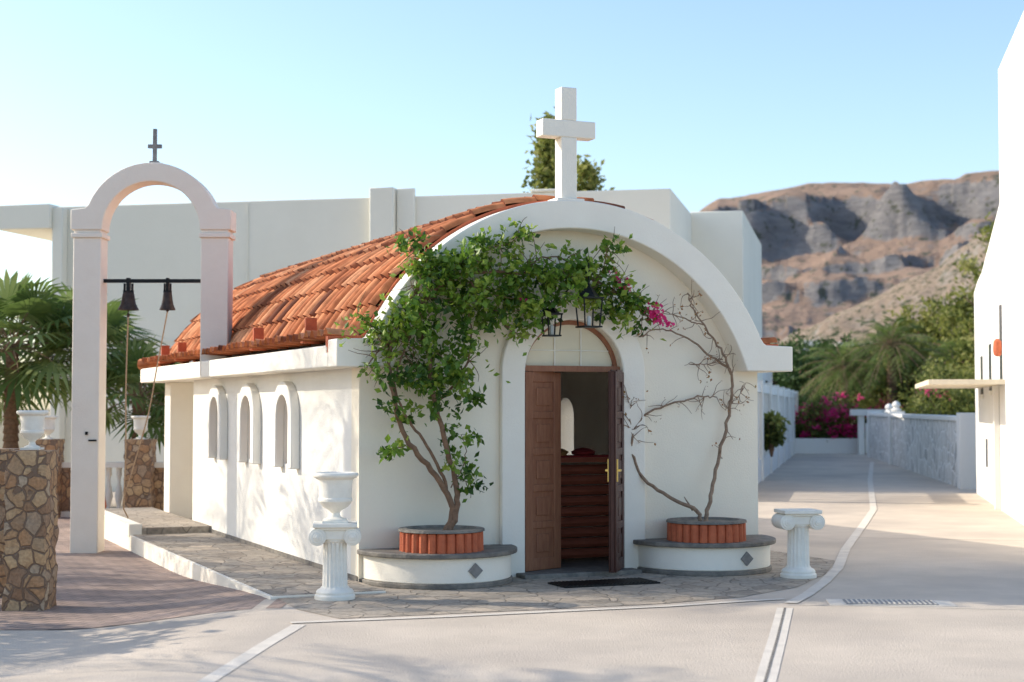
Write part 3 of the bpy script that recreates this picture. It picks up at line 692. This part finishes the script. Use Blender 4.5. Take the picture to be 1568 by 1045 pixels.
# ------------------------------------------------------------------ right building
rb=root('white_villa',*ST); mb=MB()
mb.extr([(17,-.3),(31.7,-.3),(31.7,3.9),(30.9,4.05),(29.8,4.15),(26.15,4.95),(26.1,7.1),(17,7.1)],2.36,9,'yz')
mb.build('walls',WHITE2,rb,bevel=.02)
mb=MB(); 
for b,z0,z1,w in ((26.0,2.1,3.3,.35),(28.0,1.95,2.75,.4),(29.8,1.9,2.6,.4),(29.0,.6,1.1,.25)): mb.box(2.345,2.362,b,b+w,z0,z1)
mb.build('windows',DARKWIN,rb)
mb=MB(); 
for b,z0,z1,w in ((26.0,2.1,3.3,.35),(28.0,1.95,2.75,.4),(29.8,1.9,2.6,.4)): mb.box(2.31,2.359,b-.06,b+w+.06,z0-.08,z0-.003)
mb.box(2.27,2.355,26.6,26.75,0,2.0); mb.build('sills',WHITE2,rb)
mb=MB(); mb.box(1.2,2.359,25.6,31,2.02,2.10); mb.build('awning',M('awning_canvas',(.75,.66,.50),None,3),rb)
mb=MB(); mb.lathe(2.24,25.5,[(.02,.0),(.06,.03),(.07,.12),(.06,.24),(.02,.28)],12,z0=2.45); mb.build('red_lamp',TERRA,rb)
urn_at((7.85,24.6,0),.75)
ang=math.atan2(20.6,2.8); sw=root('street_stone_wall',(9.35,32.0,0),ang); mb=MB(); mc=MB(); L=21
mb.box(0,L,-.15,.15,-.2,1.38); mc.box(0,L,-.2,.2,1.38,1.48)
for x in (.2,14.0,20.9):
    mc.box(x-.22,x+.22,-.22,.22,-.1,1.55)
for x in (14.0,16.0): mc.lathe(x,0,[(.12,0),(.16,.05),(.08,.10),(.13,.18),(.1,.25),(.03,.30)],14,z0=1.48+(.07 if x==14 else 0))
mb.build('masonry',STONEW,sw); mc.build('cap_and_piers',WHITE2,sw,bevel=.01)
pw=root('flower_bed_wall',(12,56.8,0)); mb=MB(); mb.box(-1.8,1.6,-.2,.2,-.1,.55); mb.build('wall',WHITE2,pw)
gp=root('garden_gate',(12.9,56,0)); mb=MB(); mb.box(-.55,-.35,-.1,.1,-.1,1.5); mb.box(.35,.55,-.1,.1,-.1,1.5);mb.box(-.8,.8,-.2,.2,1.38,1.6); mb.box(-.3,.3,-.05,.05,.05,1.1); mb.build('gate',WHITE2,gp)
# ------------------------------------------------------------------ hills
def interp(p,tab): return float(np.interp(p,[a for a,b in tab],[b for a,b in tab]))
def hill(name,tab,r0,r1,r2,p0,p1,nu,nv,amp,mat,shape=1.3,sc1=.012,terr=14,cliff=True,ts=.35):
    """a ridge whose crest lies r1 metres away; tab gives crest height vs bearing"""
    V=[];F=[]
    for j in range(nv+1):
        q=j/nv; r=r0+(r2-r0)*q
        for i in range(nu+1):
            p=p0+(p1-p0)*i/nu; k=(p-784)/2400; X=k*r; Y=r
            crest=interp(p,tab)/2400*r1
            P=Vector((X,Y,0))
            t=(r-r0)/(r1-r0)+.08*noise.noise(P*sc1*.9)+.05*noise.noise(P*sc1*3)
            if t<=1:
                f=max(0,t)**shape*.82
                if cliff and t>.84: f+=.18*min(1,(t-.84)/.05)
                elif not cliff: f=max(0,t)**shape
            else: f=1-.15*(t-1)
            h=crest*min(1,f)
            g=noise.fractal(P*sc1,.85,2.1,7)*amp-abs(noise.noise(P*sc1*2.2+Vector((0,0,9))))*amp*.9-abs(noise.noise(P*sc1*7))*amp*.3
            h+=g*min(1,max(0,t)*3)*(.16 if t>.90 else .8)
            tt=h/terr+noise.noise(P*sc1*.5)*1.5; fl=math.floor(tt); fr=tt-fl; sm=min(1,max(0,(fr-.35)/.3)); sm=sm*sm*(3-2*sm)
            h+=(fl+sm-tt)*terr*ts*min(1,max(0,.6+noise.noise(P*sc1*1.3)*1.5))*(.4 if t>.90 else 1)
            V.append((X,Y,-2+h))
    for j in range(nv):
        for i in range(nu): a=j*(nu+1)+i; F.append((a,a+1,a+nu+2,a+nu+1))
    mb=MB(); mb.add(V,F); return mb.build(name,mat,smooth=40,recalc=False)
def M_hill(name,rock,rock2,soil,green,s,gcut=.62,haze=(.4,.45,.55),hz=.25,lo=1.02,hi=1.2):
    m,nt,b=base_mat(name); L=nt.links.new; tc=nd(nt,'ShaderNodeTexCoord')
    mp=nd(nt,'ShaderNodeMapping'); mp.inputs['Scale'].default_value=(1,1,3.5); L(tc.outputs['Object'],mp.inputs[0])
    def noi(sc,d=8,v=mp.outputs[0]):
        n=nd(nt,'ShaderNodeTexNoise'); n.inputs['Scale'].default_value=sc; n.inputs['Detail'].default_value=d; n.inputs['Roughness'].default_value=.7; L(v,n.inputs['Vector']); return n.outputs['Fac']
    def ramp(x,a,b_):
        r=nd(nt,'ShaderNodeMapRange'); r.inputs[1].default_value=a; r.inputs[2].default_value=b_; L(x,r.inputs[0]); return r.outputs[0]
    def mix(f,a,c):
        x=nd(nt,'ShaderNodeMix',data_type='RGBA'); L(f,x.inputs[0])
        for i,q in ((6,a),(7,c)):
            if isinstance(q,tuple): x.inputs[i].default_value=(*q,1)
            else: L(q,x.inputs[i])
        return x.outputs[2]
    r=mix(ramp(noi(s*7),.38,.62),rock2,rock)
    ge=nd(nt,'ShaderNodeNewGeometry'); sx=nd(nt,'ShaderNodeSeparateXYZ'); L(ge.outputs['Normal'],sx.inputs[0])
    ad=nd(nt,'ShaderNodeMath',operation='MULTIPLY_ADD'); L(noi(s*3,6),ad.inputs[0]); ad.inputs[1].default_value=.7; L(sx.outputs[2],ad.inputs[2])
    c=mix(ramp(ad.outputs[0],lo,hi),r,soil)
    c=mix(ramp(noi(s*14,4,tc.outputs['Object']),gcut,gcut+.03),c,green)
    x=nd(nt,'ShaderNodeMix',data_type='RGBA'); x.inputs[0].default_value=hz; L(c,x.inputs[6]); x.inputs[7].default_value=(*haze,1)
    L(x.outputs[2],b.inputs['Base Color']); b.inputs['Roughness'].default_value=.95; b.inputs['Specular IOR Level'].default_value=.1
    bp=nd(nt,'ShaderNodeBump'); bp.inputs['Strength'].default_value=.9; bp.inputs['Distance'].default_value=.15/s; L(noi(s*12,10),bp.inputs['Height']); L(bp.outputs[0],b.inputs['Normal'])
    return m
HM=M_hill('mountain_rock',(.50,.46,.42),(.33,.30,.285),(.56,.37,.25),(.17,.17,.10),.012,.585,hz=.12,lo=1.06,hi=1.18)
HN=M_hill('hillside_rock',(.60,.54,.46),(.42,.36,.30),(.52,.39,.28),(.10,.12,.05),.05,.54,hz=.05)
t1=[(500,100),(900,230),(1060,303),(1100,332),(1170,342),(1240,352),(1350,360),(1440,354),(1480,368),(1540,373),(1700,385),(2200,420)]
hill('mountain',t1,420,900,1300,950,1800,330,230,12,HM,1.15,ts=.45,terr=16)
t2=[(900,40),(1150,105),(1210,140),(1290,180),(1440,245),(1500,290),(1600,330),(2200,420)]
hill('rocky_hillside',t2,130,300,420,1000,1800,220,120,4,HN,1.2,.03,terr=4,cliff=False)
# ------------------------------------------------------------------ vegetation
for (x,y,h,s,n) in ((-9.0,28.2,2.95,1.5,34),(-7.95,29.0,2.75,1.45,32),(-6.75,28.4,2.0,1.15,26),(-10.2,29,2.4,1.4,26),(-6.1,29.3,1.75,1.1,22)):
    palm('fan_palm',(x,y,-.2),h,n,'fan',s,.15)
tree('cypress_tree',(.95,39.5,-.3),9.2,(1.05,.95,4.2),nclump=170,per=50,size=.2,leaf=TLEAF,shape='cone',cr=.12)
tree('cypress_tree',(1.95,40.5,-.3),8.2,(1.3,1.1,3.6),nclump=160,per=50,size=.2,leaf=TLEAF,shape='cone',cr=.12)
for x,y,h,R in ((15.4,60,4.3,(1.6,1.6,1.6)),(17.6,62,5.8,(1.9,1.9,2.2)),(19.8,64,8.2,(2.0,2.0,2.8)),(18.6,60,5.9,(1.9,1.8,2.0)),(17.4,66,6.4,(1.6,1.6,2.2)),(21.4,66,9.8,(2.2,2.2,3.0)),(20.2,58,7.0,(1.9,1.9,2.2)),(17.2,56,4.6,(1.7,1.6,1.8)),(19.0,54,5.6,(1.7,1.6,2.0))):
    tree('olive_tree',(x,y,-.3),h,R,nclump=95,per=60,size=.24,cr=.2)
for x,y,h,R in ((13.1,70,4.9,(1.3,1.3,2.0)),(14.4,72,5.0,(1.3,1.3,1.9)),(12.2,74,4.9,(1.3,1.3,1.8)),(15.6,75,5.4,(1.5,1.5,2.0)),(16.8,72,5.2,(1.6,1.5,2.0)),(14.0,78,5.4,(1.6,1.5,2.0))):
    tree('pine_tree',(x,y,-.3),h,R,nclump=80,per=60,size=.22,leaf=DLEAF,cr=.2)
palm('date_palm',(12.7,60,-.2),3.4,56,'pin',2.1,.22); palm('date_palm',(14.3,59.0,-.2),4.2,56,'pin',2.2,.22); palm('date_palm',(16.2,57.5,-.2),3.4,46,'pin',1.9,.22)
def bush(name,c,R,n,leafm,flower=None,fl=0,size=.16):
    e=root(name,c); mb=MB(); 
    for k in range(8): a=k*.8; mb.tube([(0,0,-.2),(math.cos(a)*R[0]*.4,math.sin(a)*R[1]*.4,R[2]*.5),(math.cos(a)*R[0]*.8,math.sin(a)*R[1]*.8,R[2]*1.2)],.03,.01,5,3)
    mb.build('stems',BARK,e); mb=MB(); crown(mb,(0,0,R[2]*.9),R,n,50,size,cr=.22); mb.build('foliage',leafm,e,smooth=0,recalc=False)
    if flower: mb=MB(); crown(mb,(0,-.1,R[2]*.95),[r*1.1 for r in R],fl,26,size*.8,cr=.12); mb.build('flowers',flower,e,smooth=0,recalc=False)
bush('bougainvillea_bush',(12.0,57.4,.3),(1.4,.8,.9),60,TLEAF,MAG,80)
bush('bougainvillea_bush',(11.0,58.5,.3),(1.0,.8,.7),40,TLEAF,MAG,45)
bush('garden_shrub',(13.6,59,0),(1.5,.9,1.1),60,TLEAF,MAG,12)
bush('garden_shrub',(15.8,57,0),(2.0,1.2,1.4),80,TLEAF)
bush('garden_shrub',(13.2,46,.8),(1.2,1.6,.9),60,TLEAF,MAG,6)
bush('garden_shrub',(14.6,52,.8),(1.6,2.0,1.2),70,TLEAF)
bush('street_shrub',(6.15,37.2,.7),(.25,.5,.5),20,TLEAF)
for x,y,w,h in ((38,200,2.4,.7),(42.5,200,2.0,.5)):
    e=root('distant_house',(x,y,9.4)); mb=MB(); mb.box(-w/2,w/2,-1.5,1.5,-11,h,0); mb.box(-w/2+.4,-w/2+.8,-1.55,-1.49,-.2,.4,1); mb.box(w/2-.8,w/2-.4,-1.55,-1.49,-.2,.4,1); mb.box(-w/2-.1,w/2+.1,-1.6,1.6,h,h+.12,0); mb.build('house',[WHITE2,DARKWIN],e)
# trees to the left of the street that shade the forecourt and chapel side
for (x,y,h,L) in ((-10.5,18.2,4.6,2.3),(-13,21.5,5.8,2.6),(-8.6,15.4,3.8,1.9),(-7.6,10.7,4.2,2.2),(-9.6,13.0,2.9,1.8),(-11.5,17.5,7.4,2.3)):
    palm('date_palm',(x,y,-.3),h,20,'pin',L,.2)
for x,y,h,R in ((-7.0,12.9,2.8,(1.1,1.1,.8)),(-16,18.5,8.0,(2.2,2.4,2.0))):
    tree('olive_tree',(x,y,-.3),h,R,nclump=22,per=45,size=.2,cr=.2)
# ------------------------------------------------------------------ light
az=Vector((-.97,.24,0)).normalized(); el=math.radians(29)
S=Vector((az.x*math.cos(el),az.y*math.cos(el),math.sin(el)))
su=bpy.data.lights.new('sun','SUN'); su.energy=5; su.angle=math.radians(.5); su.color=(1,.91,.77)
so_=bpy.data.objects.new('sun',su); so_.rotation_euler=S.to_track_quat('Z','Y').to_euler(); so_.location=(-20,0,20); sc.collection.objects.link(so_)
w=bpy.data.worlds.new('World'); sc.world=w; w.use_nodes=True; nt=w.node_tree
bg=nt.nodes['Background']; sk=nt.nodes.new('ShaderNodeTexSky'); sk.sky_type='NISHITA'; sk.sun_disc=False
sk.sun_elevation=el; sk.sun_rotation=math.atan2(az.x,az.y)%(2*math.pi); sk.air_density=1.0; sk.dust_density=1.2; sk.ozone_density=2.2; sk.altitude=0
nt.links.new(sk.outputs[0],bg.inputs[0]); bg.inputs[1].default_value=.27
cam=bpy.data.cameras.new('camera'); co=bpy.data.objects.new('camera',cam); sc.collection.objects.link(co)
co.location=(0,0,1.65); co.rotation_euler=(math.radians(90+2.445),0,0); cam.lens=55.1; cam.sensor_width=36; cam.clip_end=6000
cam.dof.use_dof=True; cam.dof.focus_distance=15.3; cam.dof.aperture_fstop=1.7
sc.camera=co
sc.view_settings.view_transform='Standard'; sc.view_settings.look='None'; sc.view_settings.exposure=0
